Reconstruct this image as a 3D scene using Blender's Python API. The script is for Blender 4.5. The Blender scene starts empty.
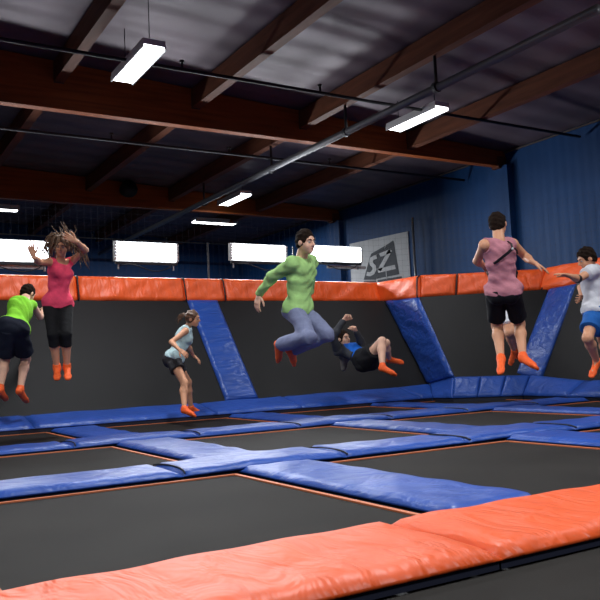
import bpy, math, random
import numpy as np
from mathutils import Vector, Matrix
random.seed(7); rng = np.random.RandomState(7)
sc = bpy.context.scene
COL = sc.collection
# ------------------------------------------------------------------ camera calibration
YAW, PITCH, ROLL, FPX = 0.54142026, 0.08391399, -0.04423561, 774.74
CAM = np.array([0, 0, .65])
FW = np.array([math.sin(YAW)*math.cos(PITCH), math.cos(YAW)*math.cos(PITCH), math.sin(PITCH)])
_R = np.array([math.cos(YAW), -math.sin(YAW), 0]); _U = np.cross(_R, FW)
_c, _s = math.cos(ROLL), math.sin(ROLL)
RT = _c*_R+_s*_U; UP = -_s*_R+_c*_U
def ray(x, y): return FW+RT*(x-300)/FPX-UP*(y-300)/FPX
def cdir(v): 
    w = RT*v[0]+UP*v[1]-FW*v[2]
    return w/np.linalg.norm(w)
cd = bpy.data.cameras.new('camera'); cam = bpy.data.objects.new('camera', cd); COL.objects.link(cam)
cd.sensor_width = 36; cd.lens = FPX/600*36; cd.sensor_fit = 'HORIZONTAL'
m = Matrix((tuple(RT), tuple(UP), tuple(-FW))).transposed().to_4x4(); m.translation = Vector(CAM)
cam.matrix_world = m; sc.camera = cam
cd.clip_end = 200
# ------------------------------------------------------------------ materials
MATS = {}
def mat(name, col, rough=.6, metal=0, noise=0, nscale=5, bump=0, bscale=30, emit=None, estr=0, spec=None, stretch=None, sheen=0, bdist=.01):
    if name in MATS: return MATS[name]
    mt = bpy.data.materials.new(name); mt.use_nodes = True; nt = mt.node_tree; b = nt.nodes['Principled BSDF']
    b.inputs['Base Color'].default_value = (*col, 1); b.inputs['Roughness'].default_value = rough; b.inputs['Metallic'].default_value = metal
    if spec is not None: b.inputs['Specular IOR Level'].default_value = spec
    if emit: b.inputs['Emission Color'].default_value = (*emit, 1); b.inputs['Emission Strength'].default_value = estr
    if sheen: b.inputs['Sheen Weight'].default_value = sheen
    tc = nt.nodes.new('ShaderNodeTexCoord')
    mp = nt.nodes.new('ShaderNodeMapping'); nt.links.new(tc.outputs['Object'], mp.inputs['Vector'])
    if stretch:
        mp.inputs['Scale'].default_value = stretch[0]
        mp.inputs['Rotation'].default_value = stretch[1]
    if noise:
        n = nt.nodes.new('ShaderNodeTexNoise'); n.inputs['Scale'].default_value = nscale; n.inputs['Detail'].default_value = 5
        nt.links.new(mp.outputs[0], n.inputs['Vector'])
        r = nt.nodes.new('ShaderNodeValToRGB')
        r.color_ramp.elements[0].position = .3; r.color_ramp.elements[1].position = .7
        r.color_ramp.elements[0].color = tuple(max(0, c*(1-noise)) for c in col)+(1,)
        r.color_ramp.elements[1].color = tuple(min(1, c*(1+noise)) for c in col)+(1,)
        nt.links.new(n.outputs[0], r.inputs[0]); nt.links.new(r.outputs[0], b.inputs['Base Color'])
    if bump:
        n = nt.nodes.new('ShaderNodeTexNoise'); n.inputs['Scale'].default_value = bscale; n.inputs['Detail'].default_value = 3
        n.inputs['Distortion'].default_value = .6
        nt.links.new(mp.outputs[0], n.inputs['Vector'])
        bp = nt.nodes.new('ShaderNodeBump'); bp.inputs['Strength'].default_value = bump; bp.inputs['Distance'].default_value = bdist
        nt.links.new(n.outputs[0], bp.inputs['Height']); nt.links.new(bp.outputs[0], b.inputs['Normal'])
    MATS[name] = mt; return mt
def wave_mat(name, col, axis, scale, rough, dist=.02, strength=.8, noise=.2, metal=0):
    mt = mat(name, col, rough, metal, noise=noise, nscale=.8, spec=.25)
    nt = mt.node_tree; b = nt.nodes['Principled BSDF']
    tc = nt.nodes.new('ShaderNodeTexCoord'); w = nt.nodes.new('ShaderNodeTexWave'); w.bands_direction = axis
    w.inputs['Scale'].default_value = scale; w.inputs['Distortion'].default_value = 0
    nt.links.new(tc.outputs['Object'], w.inputs['Vector'])
    bp = nt.nodes.new('ShaderNodeBump'); bp.inputs['Strength'].default_value = strength; bp.inputs['Distance'].default_value = dist
    nt.links.new(w.outputs[0], bp.inputs['Height']); nt.links.new(bp.outputs[0], b.inputs['Normal'])
    return mt
BLUE_PAD = mat('blue_vinyl', (.016, .064, .31), .42, spec=.38, noise=.12, nscale=2.5, bump=.55, bscale=5, stretch=((1, 1, 1), (0, 0, .5)), bdist=.05)
BLUE_WALLPAD = mat('blue_wall_vinyl', (.015, .058, .28), .36, spec=.4, noise=.1, nscale=3, bump=.6, bscale=3, stretch=((.8, 2.2, 3.2), (0, .45, 0)), bdist=.06)
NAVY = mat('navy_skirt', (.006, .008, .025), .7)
ORANGE = mat('orange_vinyl', (.74, .088, .010), .48, noise=.08, nscale=3, bump=.6, bscale=3, stretch=((2.6, 1, .9), (0, .75, 0)), bdist=.06)
SEAM = mat('black_webbing', (.008, .008, .01), .7)
TRIM = mat('orange_webbing', (.5, .13, .045), .6)
MATM = mat('black_trampoline_mat', (.016, .0138, .012), .75, noise=.25, nscale=1.6, bump=.2, bscale=300, spec=.12)
WALLM = mat('black_wall_mesh', (.008, .0075, .008), .6, noise=.25, nscale=1.1, bump=.25, bscale=220, spec=.22)
STEEL = mat('galvanised_steel', (.3, .31, .33), .4, .8)
DARKSTEEL = mat('dark_steel', (.02, .02, .024), .5, .5)
WOODB = mat('glulam_wood', (.25, .062, .014), .55, noise=.3, nscale=2, stretch=((.5, 4, 9), (0, 0, 0)), spec=.15)
WOODP = mat('purlin_wood', (.12, .042, .022), .6, noise=.3, nscale=2, stretch=((4, .5, 6), (0, 0, 0)), spec=.15)
ROOF = wave_mat('roof_foil', (.11, .085, .105), 'Y', .55, .5, .03, .7, .35, .2)
BWALL_X = wave_mat('blue_siding_back', (.003, .036, .125), 'X', 1.6, .6, .012, .4, .2)
BWALL_Y = wave_mat('blue_siding_side', (.003, .036, .125), 'Y', 1.6, .6, .012, .4, .2)
RUST = mat('rusty_conduit', (.06, .045, .04), .8)
DUCT = mat('grey_duct', (.10, .10, .11), .5, .5)
CONC = mat('dark_concrete', (.03, .03, .032), .8, noise=.2, nscale=3)
LAMP = mat('lamp_tube', (1, 1, 1), .5, emit=(.93, .97, 1), estr=9)
FLOOD = mat('flood_tube', (1, 1, 1), .5, emit=(.9, .95, 1), estr=9)
WHITEM = mat('white_enamel', (.6, .6, .6), .4)
BANNER = mat('banner_fabric', (.42, .43, .45), .8, noise=.06, nscale=3)
BANDARK = mat('banner_print', (.05, .055, .065), .8)
NETM = mat('net_cord', (.01, .015, .03), .8)
# ------------------------------------------------------------------ mesh helpers
def link(name, verts, faces, material, parent=None, smooth=False, loc=None, mats=None, fmat=None):
    me = bpy.data.meshes.new(name)
    v = np.asarray(verts, dtype=float)
    if loc is not None: v = v-np.asarray(loc, float)
    me.from_pydata([tuple(p) for p in v], [], [tuple(int(i) for i in f) for f in faces]); me.update()
    for mm in (mats or [material]): me.materials.append(mm)
    if fmat is not None: me.polygons.foreach_set('material_index', np.asarray(fmat, dtype=np.int32))
    if smooth: me.polygons.foreach_set('use_smooth', [True]*len(me.polygons))
    o = bpy.data.objects.new(name, me); COL.objects.link(o)
    if parent is not None: o.parent = parent
    elif loc is not None: o.location = loc
    return o
def tag(o, label, cat, group=None, kind=None):
    o['label'] = label
    if cat: o['category'] = cat
    if group: o['group'] = group
    if kind: o['kind'] = kind
    return o
def empty(name, loc, label, cat, group=None):
    o = bpy.data.objects.new(name, None); COL.objects.link(o); o.location = loc; o.empty_display_size = .1
    return tag(o, label, cat, group)
def struct(o): o['kind'] = 'structure'; return o
class MB:
    def __init__(s): s.v = []; s.f = []
    def add(s, v, f):
        n = len(s.v); s.v += [tuple(p) for p in v]; s.f += [tuple(i+n for i in q) for q in f]; return s
    def box(s, a, b):
        (x0, y0, z0), (x1, y1, z1) = a, b
        return s.add([(x0,y0,z0),(x1,y0,z0),(x1,y1,z0),(x0,y1,z0),(x0,y0,z1),(x1,y0,z1),(x1,y1,z1),(x0,y1,z1)],
              [(0,3,2,1),(4,5,6,7),(0,1,5,4),(1,2,6,5),(2,3,7,6),(3,0,4,7)])
    def hexa(s, p): return s.add(p, [(0,3,2,1),(4,5,6,7),(0,1,5,4),(1,2,6,5),(2,3,7,6),(3,0,4,7)])
    def tube(s, pts, r, n=8, cap=True):
        pts = [np.asarray(p, float) for p in pts]; rs = r if hasattr(r, '__len__') else [r]*len(pts)
        rings = []; V = []; prev = None
        for i, p in enumerate(pts):
            t = pts[min(i+1, len(pts)-1)]-pts[max(i-1, 0)]; t = t/(np.linalg.norm(t)+1e-9)
            if prev is None:
                a = np.array([0, 0, 1.]) if abs(t[2]) < .9 else np.array([1., 0, 0]); u = np.cross(t, a)
            else: u = prev-t*(prev@t)
            u = u/(np.linalg.norm(u)+1e-9); prev = u; w = np.cross(t, u)
            for k in range(n):
                an = 2*math.pi*k/n; V.append(p+(u*math.cos(an)+w*math.sin(an))*rs[i])
        Fc = []
        for i in range(len(pts)-1):
            for k in range(n):
                Fc.append((i*n+k, i*n+(k+1)%n, (i+1)*n+(k+1)%n, (i+1)*n+k))
        if cap: Fc.append(tuple(range(n-1, -1, -1))); Fc.append(tuple((len(pts)-1)*n+k for k in range(n)))
        return s.add(V, Fc)
    def obj(s, name, material, parent=None, smooth=False, loc=None): return link(name, s.v, s.f, material, parent, smooth, loc)
def base_of(v):
    v = np.asarray(v); return (float(v[:, 0].mean()), float(v[:, 1].mean()), float(v[:, 2].min()))
def child_local(o, parent):   # geometry given in world coordinates
    for vtx in o.data.vertices: vtx.co = vtx.co-parent.location
    return o
def slab(name, P00, P10, P11, P01, th, material, nu=24, nv=10, edge=.02, wr=0, wk=3.0, parent=None, loc=None, seed=0, wdir=(1, 1)):
    """soft rectangular pad between four corners; th = thickness vector on the front side, rounded edges, folds"""
    P00, P10, P11, P01 = [np.array(p, float) for p in (P00, P10, P11, P01)]
    nrm = np.cross(P10-P00, P01-P00); nrm /= np.linalg.norm(nrm)
    r = np.random.RandomState(seed); ph = r.rand(6)*6.28
    L = np.linalg.norm(P10-P00); W = np.linalg.norm(P01-P00)
    V = []; Fc = []
    for side in (1, 0):
        for j in range(nv+1):
            for i in range(nu+1):
                a, b = i/nu, j/nv
                p = (P00*(1-a)+P10*a)*(1-b)+(P01*(1-a)+P11*a)*b
                e = min(a*L, (1-a)*L, b*W, (1-b)*W); pr = min(1, e/edge) if edge > 0 else 1; pr = math.sqrt(max(0, 1-(1-pr)**2))
                h = th*(.25+.75*pr)
                if wr and side:
                    x, y = a*L, b*W
                    h += wr*pr*(math.sin(wk*(x*wdir[0]+y*wdir[1])+ph[0]+1.5*math.sin(2*x+ph[1]))*.5+math.sin(wk*1.9*(x*wdir[0]*.8+y*wdir[1]*1.3)+ph[2]+math.sin(3*y+ph[3]))*.35)
                V.append(p+nrm*(h if side else 0))
    n1 = (nu+1)*(nv+1)
    q = lambda s, i, j: s*n1+j*(nu+1)+i
    for j in range(nv):
        for i in range(nu):
            Fc.append((q(0,i,j), q(0,i+1,j), q(0,i+1,j+1), q(0,i,j+1)))
            Fc.append((q(1,i,j), q(1,i,j+1), q(1,i+1,j+1), q(1,i+1,j)))
    for i in range(nu):
        Fc.append((q(1,i,0), q(1,i+1,0), q(0,i+1,0), q(0,i,0))); Fc.append((q(0,i,nv), q(0,i+1,nv), q(1,i+1,nv), q(1,i,nv)))
    for j in range(nv):
        Fc.append((q(0,0,j), q(0,0,j+1), q(1,0,j+1), q(1,0,j))); Fc.append((q(1,nu,j), q(1,nu,j+1), q(0,nu,j+1), q(0,nu,j)))
    return link(name, V, Fc, material, parent, True, loc)
def auto_origin(o):
    v = np.array([tuple(x.co) for x in o.data.vertices]); b = base_of(v)
    for x in o.data.vertices: x.co = x.co-Vector(b)
    o.location = b; return o
# ------------------------------------------------------------------ building shell
UW, VB, UL, VF = 11.5, 23.0, -9.0, -6.0
def ceil_z(u): return 4.74+.045*(UW-u)
struct(MB().box((UL, VF, -.45), (UW+.3, VB+.3, -.33)).obj('floor', CONC))
struct(MB().box((UL, VB, -.33), (UW+.2, VB+.2, 6.2)).obj('wall_back', BWALL_X))
struct(MB().box((UW, VF, -.33), (UW+.2, VB, 6.0)).obj('wall_right', BWALL_Y))
struct(MB().box((UL-.2, VF, -.33), (UL, VB+.2, 6.2)).obj('wall_left', BWALL_Y))
struct(MB().box((UL-.2, VF-.2, -.33), (UW+.2, VF, 6.2)).obj('wall_front', BWALL_X))
struct(MB().hexa([(UL, VF, ceil_z(UL)), (UW, VF, ceil_z(UW)), (UW, VB, ceil_z(UW)), (UL, VB, ceil_z(UL)),
                  (UL, VF, ceil_z(UL)+.12), (UW, VF, ceil_z(UW)+.12), (UW, VB, ceil_z(UW)+.12), (UL, VB, ceil_z(UL)+.12)]).obj('ceiling', ROOF))
# conduit at the top of the side wall
struct(MB().tube([(UW-.04, VF, 4.70), (UW-.04, VB, 4.70)], .02).obj('trim_1', RUST))
struct(MB().tube([(UW-.03, 17.4, 3.3), (UW-.03, 17.4, 4.6)], .02).obj('trim_2', STEEL))
for i, v in enumerate((5.0, 11.0, 17.0)):
    struct(MB().box((UW-.16, v-.28, -.33), (UW, v+.28, 4.42)).obj('pilaster', BWALL_Y))
BD = {5.0: 'thick brown laminated beam crossing the ceiling overhead nearest the camera', 11.0: 'thick brown laminated beam crossing the full ceiling in the foreground',
      17.0: 'darker brown beam across the ceiling behind the front one'}
for v in (5.0, 11.0, 17.0):
    u0, u1 = UL, UW-.02; zb = 4.42
    b = MB().hexa([(u0, v-.12, zb), (u1, v-.12, zb), (u1, v+.03, zb), (u0, v+.03, zb),
                   (u0, v-.12, ceil_z(u0)-.02), (u1, v-.12, ceil_z(u1)-.02), (u1, v+.03, ceil_z(u1)-.02), (u0, v+.03, ceil_z(u0)-.02)])
    e = empty('roof_beam', (u1, v, zb), BD[v], 'roof beam')
    child_local(b.obj('timber', WOODB, e), e)
    br = MB()
    for uu in (-1.7, .5, 2.7, 4.8, 6.75, 9.05):
        br.box((uu-.07, v-.135, ceil_z(uu)-.34), (uu+.07, v+.045, ceil_z(uu)-.05))
    o = br.obj('hanger_bracket', DARKSTEEL, e); child_local(o, e)
    o = MB().box((u1-.22, v-.14, zb-.04), (u1, v+.05, zb+.2)).obj('end_shoe', WOODP, e); child_local(o, e)
near = ['first', 'second', 'third', 'fourth', 'fifth', 'sixth']
bays = [(5.0, 11.0, 'in front of the big foreground beam'), (11.0, 17.0, 'between the two brown main beams'), (17.0, 23.0, 'behind the rear brown beam')]
for v0, v1, where in bays:
    for k, uu in enumerate((-1.7, .5, 2.7, 4.8, 6.75, 9.05)):
        z1 = ceil_z(uu)-.03; z0 = z1-.30
        o = MB().box((uu-.07, v0+.13, z0), (uu+.07, v1-.13, z1)).obj('roof_purlin', WOODP); auto_origin(o)
        tag(o, '%s timber purlin from the left %s' % (near[k], where), 'roof purlin', 'timber purlins under the roof')
# pipes
t = MB().tube([(6.68, 5.3, 4.2), (6.8, 9.5, 4.2)], .06, 12); e = empty('ceiling_duct', (6.75, 5.3, 4.2), 'long grey round pipe slanting across under the foreground beam', 'pipe')
o = MB().tube([(6.78, 5.0, 4.2), (6.72, 11.3, 4.2), (6.68, 22.5, 4.2)], .055, 14).obj('pipe_run', DUCT, e, True); child_local(o, e)
for vv in (7.5, 9.6, 12.0, 15.0):
    o = MB().tube([(6.74, vv, 4.24), (6.74, vv, 4.93)], .022).obj('hanger_rod', DARKSTEEL, e); child_local(o, e)
    o = MB().tube([(6.74, vv-.03, 4.2), (6.74, vv+.03, 4.2)], .072, 14).obj('clamp', DARKSTEEL, e); child_local(o, e)
def pipe(u0, u1, v, z, r, lab):
    e = empty('sprinkler_pipe', (u0, v, z), lab, 'pipe')
    o = MB().tube([(u0, v, z), (u1, v, z)], r).obj('pipe_run', DARKSTEEL, e, True); child_local(o, e)
    for uu in (1.3, 3.8, 5.9, 8.0):
        o = MB().tube([(uu, v, z), (uu, v, z+.1)], .016).tube([(uu, v, z+.09), (uu, v, z+.12)], .035).obj('sprinkler_head', DARKSTEEL, e); child_local(o, e)
pipe(UL, 11.4, 12.0, 4.4, .026, 'thin black sprinkler pipe just behind the foreground beam')
pipe(UL, 11.4, 9.0, 4.5, .026, 'thin black sprinkler pipe in front of the foreground beam')
pipe(UL, 11.4, 20.5, 4.3, .022, 'thin black pipe behind the rear brown beam')
# duct hanging dark speaker / fan under rear beam
_d = ray(127, 190); _p = CAM+_d*(16.75/_d[1]); SX = float(_p[0]); SZ = float(_p[2])
e = empty('ceiling_speaker', (SX, 16.75, SZ-.1), 'round dark speaker hanging on the rear brown beam', 'speaker')
o = MB().tube([(SX, 16.86, SZ), (SX, 16.8, SZ), (SX, 16.6, SZ)], [.1, .16, .2], 16).obj('horn', DARKSTEEL, e, True); child_local(o, e)
o = MB().tube([(SX, 16.86, SZ+.2), (SX, 16.86, SZ-.1)], .03).obj('bracket', DARKSTEEL, e); child_local(o, e)
# ------------------------------------------------------------------ lights
def area(loc, direction, sx, sy, power, col=(.93, .97, 1)):
    ld = bpy.data.lights.new('lamp_light', 'AREA'); ld.shape = 'RECTANGLE'; ld.size = sx; ld.size_y = sy; ld.energy = power; ld.color = col
    o = bpy.data.objects.new('lamp_light', ld); COL.objects.link(o); o.location = loc
    d = Vector(direction).normalized(); o.rotation_euler = d.to_track_quat('-Z', 'Y').to_euler()
    return o
def ceiling_lamp(u, v, z, along, label, power):
    L = 1.16; w = .28
    e = empty('ceiling_lamp', (u, v, z), label, 'ceiling light', 'fluorescent ceiling lights')
    def X(a, b, c): return (b, a, c) if along == 'v' else (a, b, c)
    def B(a, b, c, d, e1, f): 
        m = MB(); p, q = X(a, b, c), X(d, e1, f)
        return m.box(tuple(min(p[i], q[i]) for i in range(3)), tuple(max(p[i], q[i]) for i in range(3)))
    B(-L/2-.03, -w/2, .03, L/2+.03, w/2, .1).obj('housing', WHITEM, e)
    for sy in (-1, 1):
        B(-L/2-.03, sy*w/2-.008, -.015, L/2+.03, sy*w/2+.008, .05).obj('reflector_lip', WHITEM, e)
    B(-L/2, -w/2+.02, -.005, L/2, w/2-.02, .03).obj('diffuser', LAMP, e)
    for sx in (-.45, .45):
        MB().tube([X(sx, 0, .1), X(sx, 0, ceil_z(u)-z)], .006).obj('suspension_rod', DARKSTEEL, e)
    a = area((u, v, z-.03), (0, 0, -1), .28, 1.2, power); 
    if along != 'v': a.rotation_euler = (0, 0, math.pi/2)
    a.parent = e; a.location = (0, 0, -.03)
ceiling_lamp(7.9, 9.3, 4.45, 'v', 'white tube light at upper right in front of the foreground beam', 50)
ceiling_lamp(7.85, 15.8, 4.5, 'v', 'slanting white tube light behind the foreground beam', 80)
ceiling_lamp(8.6, 18.5, 4.5, 'u', 'level white tube light in front of the back wall', 230)
ceiling_lamp(3.0, 18.45, 4.5, 'u', 'white tube light at far left edge of the photo', 230)
for (u, v, p, l) in ((3.2, 9.0, 120, 'added white tube light high up at upper left in front of the foreground beam'), (3.2, 3.5, 170, 'added white tube light over the front trampolines at left, out of frame'),
                     (7.9, 3.5, 85, 'added white tube light over the front trampolines at right, out of frame'), (3.2, -2, 240, 'added white tube light behind the camera at right, out of frame'), (-2.4, 3.5, 220, 'added white tube light over the far left of court, out of frame'),
                     (-2.4, 9.0, 60, 'added white tube light beside the left end of wall, out of frame')):
    ceiling_lamp(u, v, 4.45, 'v', l, p)  # extra lamps, added to brighten the court and the jumpers
def flood(u, v, z, w, h, face, label, power, tilt=.25, wires=True):
    """suspended bank of horizontal tubes; face=-1 looks to the camera side, +1 away"""
    e = empty('flood_light', (u, v, z), label, 'flood light', 'bright multi tube flood lights')
    e.rotation_euler = (face*tilt*-1, 0, 0)
    n = 6; d = .05*face
    pan = MB().box((-w/2-.02, min(0, -d*1.3), -h/2-.02), (w/2+.02, max(0, -d*1.3), h/2+.02)); pan.obj('back_pan', WHITEM, e)
    for k in range(n):
        zz = -h/2+h*(k+.5)/n
        MB().tube([(-w/2+.015, d*.5, zz), (w/2-.015, d*.5, zz)], h/n*.47, 10).obj('tube', FLOOD, e, True)
        for sx in (-1, 1): MB().box((sx*w/2-.02, min(0, d), zz-.02), (sx*w/2+.02, max(0, d), zz+.02)).obj('lamp_holder', WHITEM, e)
    MB().box((-w/2, -.03, -h/2-.07), (w/2, .03, -h/2-.025)).obj('ballast_rail', DARKSTEEL, e)
    cab = [(-w/2+.05, .04, -h/2-.1)]+[(-w/2+.05+(w-.1)*t, -.04, -h/2-.1+.05*math.sin(t*7)-.04*math.sin(t*3.1)) for t in [i/10 for i in range(1, 10)]]+[(w/2-.02, .03, -h/2+.02)]
    MB().tube(cab, .01, 6).obj('cable', DARKSTEEL, e, True)
    for sx in (-1, 1):
        MB().tube([(sx*w/2*.9, -.02*face, -h/2-.04), (sx*w/2*.9, -.02*face, -h/2-.16)], .02, 8).obj('mount_stub', STEEL, e)
    a = area((0, 0, 0), (0, face, 0), w, h, power); a.parent = e; a.location = (0, d*1.25, 0)
    return e
flood(4.70, 13.0, 2.76, 1.13, .31, -1, 'bright bank of tube lights, second from the left edge of the photo', 48, tilt=.05)
flood(2.40, 13.0, 2.70, 1.22, .32, -1, 'bright bank of tube lights behind the person in the pink top', 48, tilt=.05)
flood(6.94, 13.0, 2.83, 1.18, .29, -1, "bright bank of tube lights left of the green-shirted person's head", 48, tilt=.05)
flood(8.70, 13.0, 2.87, 1.26, .29, -1, "bright bank of tube lights right of the green-shirted person's head", 48, tilt=.05)
# shelves / rails under two floods
for (a, b, z, l) in (((8.56, 13.1), (9.5, 13.1), 2.62, 'pale horizontal rail below the right-hand flood light'), ((1.6, 13.1), (2.95, 13.1), 2.45, 'pale horizontal rail below the leftmost flood light')):
    o = MB().box((a[0], a[1]-.03, z-.03), (b[0], b[1]+.03, z+.03)).obj('pale_rail', WHITEM); auto_origin(o); tag(o, l, 'rail')
# support posts of the floods and the net
def post(u, v, z1, l, r=.03, m=STEEL):
    o = MB().tube([(u, v, -.33), (u, v, z1)], r, 10).obj('steel_post', m, None, True); auto_origin(o); tag(o, l, 'post', 'steel posts behind the trampoline wall')
for u, w in ((2.0, 'leftmost'), (5.95, 'second from left'), (7.8, 'third from left, left of the banner')): post(u, 13.15, 3.0, 'thin steel post rising behind the orange padding, %s' % w, .018)
_d = ray(414, 247); _p = CAM+_d*(11.3/_d[0])
post(11.3, float(_p[1]), 3.9, 'tall grey steel post right of the SZ banner', .03)
# safety net behind the wall
nb = MB(); 
def strand(p, q, r=.0012):
    p = np.array(p, float); q = np.array(q, float); nb.tube([p, q], r, 3, False)
NP = [(-3.5, 12.1), (9.0, 12.1), (10.95, 10.0), (10.95, 3.0)]
for (a, b) in zip(NP[:-1], NP[1:]):
    a = np.array(a); b = np.array(b); L = np.linalg.norm(b-a); n = int(L/.11)
    for i in range(n+1): p = a+(b-a)*i/n; strand((*p, 1.6), (*p, 3.4))
    for k in range(17): strand((*a, 1.6+k*.109), (*b, 1.6+k*.109))
tag(nb.obj('safety_net', NETM), 'fine dark safety net hung behind the orange padding', 'net', kind='stuff')
# banner on the side wall
def ony(x, y, U=UW-.03):
    d = ray(x, y); t = (U-CAM[0])/d[0]; p = CAM+t*d; return (U, p[1], p[2])
e = empty('banner', (UW-.03, 15.2, 1.9), 'pale grey banner with a dark SZ logo on the blue side wall', 'banner')
V = [(UW-.03, 16.45, 1.9), (UW-.03, 14.05, 1.9), (UW-.03, 14.05, 3.66), (UW-.03, 16.45, 3.74)]
sh = MB().hexa([V[0], V[1], (UW-.012, 14.05, 1.9), (UW-.012, 16.45, 1.9), V[3], V[2], (UW-.012, 14.05, 3.66), (UW-.012, 16.45, 3.74)]).obj('sheet', BANNER, e); child_local(sh, e)
def logo_poly(px, m, off, name):
    P = [ony(340+x/6.667, 215+y/6.667, UW-.03-off) for x, y in px]
    Q = [(UW-.03-off+.004, p[1], p[2]) for p in P]; n = len(P)
    o = link(name, P+Q, [tuple(range(n))]+[(i, i+n, (i+1) % n+n, (i+1) % n) for i in range(n)], m, e); child_local(o, e)
logo_poly([(208,258),(300,205),(292,232),(196,290)], BANDARK, .012, 'logo_block')
logo_poly([(306,202),(353,170),(360,200),(298,228)], BANDARK, .012, 'logo_block')
logo_poly([(196,292),(292,236),(240,432),(158,432)], BANDARK, .008, 'logo_block')
logo_poly([(296,232),(360,200),(395,395),(244,425)], BANDARK, .008, 'logo_block')
logo_poly([(160,440),(240,436),(236,500),(140,510)], BANDARK, .008, 'logo_block')
logo_poly([(250,434),(410,408),(420,480),(246,500)], BANDARK, .008, 'logo_block')
def stroke(pts, w, name):
    P = np.array(pts, float); L = []; Rr = []
    for i in range(len(P)):
        t = P[min(i+1, len(P)-1)]-P[max(i-1, 0)]; t /= np.linalg.norm(t); nn = np.array([-t[1], t[0]])*w/2
        L.append(P[i]+nn); Rr.append(P[i]-nn)
    for i in range(len(P)-1): logo_poly([L[i], L[i+1], Rr[i+1], Rr[i]], BANNER, .018, name)
stroke([(245,280),(232,282),(212,292),(205,312),(212,330),(226,342),(230,362),(218,385),(198,396),(178,392)], 26, 'letter_s')
stroke([(266,268),(336,240)], 26, 'letter_z'); stroke([(336,232),(262,370)], 24, 'letter_z'); stroke([(252,372),(368,346)], 28, 'letter_z')
stroke([(306,372),(310,428)], 5, 'logo_line')
# ------------------------------------------------------------------ court: beds
A = [1.86, 4.36, 6.85, 9.35]; B = [-2.49, -.19, 2.11, 4.41, 6.71, 9.01]
rows = ['front row', 'middle row', 'back row']; cols = ['far left', 'left', 'second from left', 'third from left', 'right-hand']
def bed(j, i):
    u0, u1, v0, v1 = B[j]+.6, B[j+1], A[i]+.62, A[i+1]
    if j == 4: u1 = 8.62
    e = empty('trampoline_bed', ((u0+u1)/2, (v0+v1)/2, -.02), 'black trampoline bed in the %s, %s bed between blue pads' % (rows[i], cols[j]), 'trampoline', 'trampoline beds')
    cx, cy = (u0+u1)/2, (v0+v1)/2; hx, hy = (u1-u0)/2, (v1-v0)/2
    n = 12; V = []; Fq = []
    for b in range(n+1):
        for a in range(n+1):
            x, y = a/n*2-1, b/n*2-1; V.append((x*hx, y*hy, .02-.012*(1-x*x)*(1-y*y)))
    for b in range(n):
        for a in range(n): k = b*(n+1)+a; Fq.append((k, k+1, k+n+2, k+n+1))
    link('mat', V, Fq, MATM, e, True)
    w = .028
    tr = MB().box((-hx, hy-w, .018), (hx, hy, .027)).box((-hx, -hy, .018), (hx, -hy+w, .027)).box((-hx, -hy+w, .018), (-hx+w, hy-w, .027)).box((hx-w, -hy+w, .018), (hx, hy-w, .027))
    tr.obj('trim_webbing', TRIM, e)
for i in range(3):
    for j in range(5):
        bed(j, i)
# steel frame below the pads (one grid)
fr = MB()
for a in A: fr.box((B[0]-.3, a+.22, -.09), (8.9, a+.30, -.03))
for b in B[:-1]: fr.box((b+.22, A[0]+.2, -.088), (b+.30, A[-1]+.2, -.032))
for a in A:
    for b in B[:-1]: fr.box((b+.22, a+.22, -.33), (b+.30, a+.30, -.03))
tag(fr.obj('court_frame', DARKSTEEL), 'dark steel frame carrying the trampolines under the blue pads', 'frame')
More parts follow.
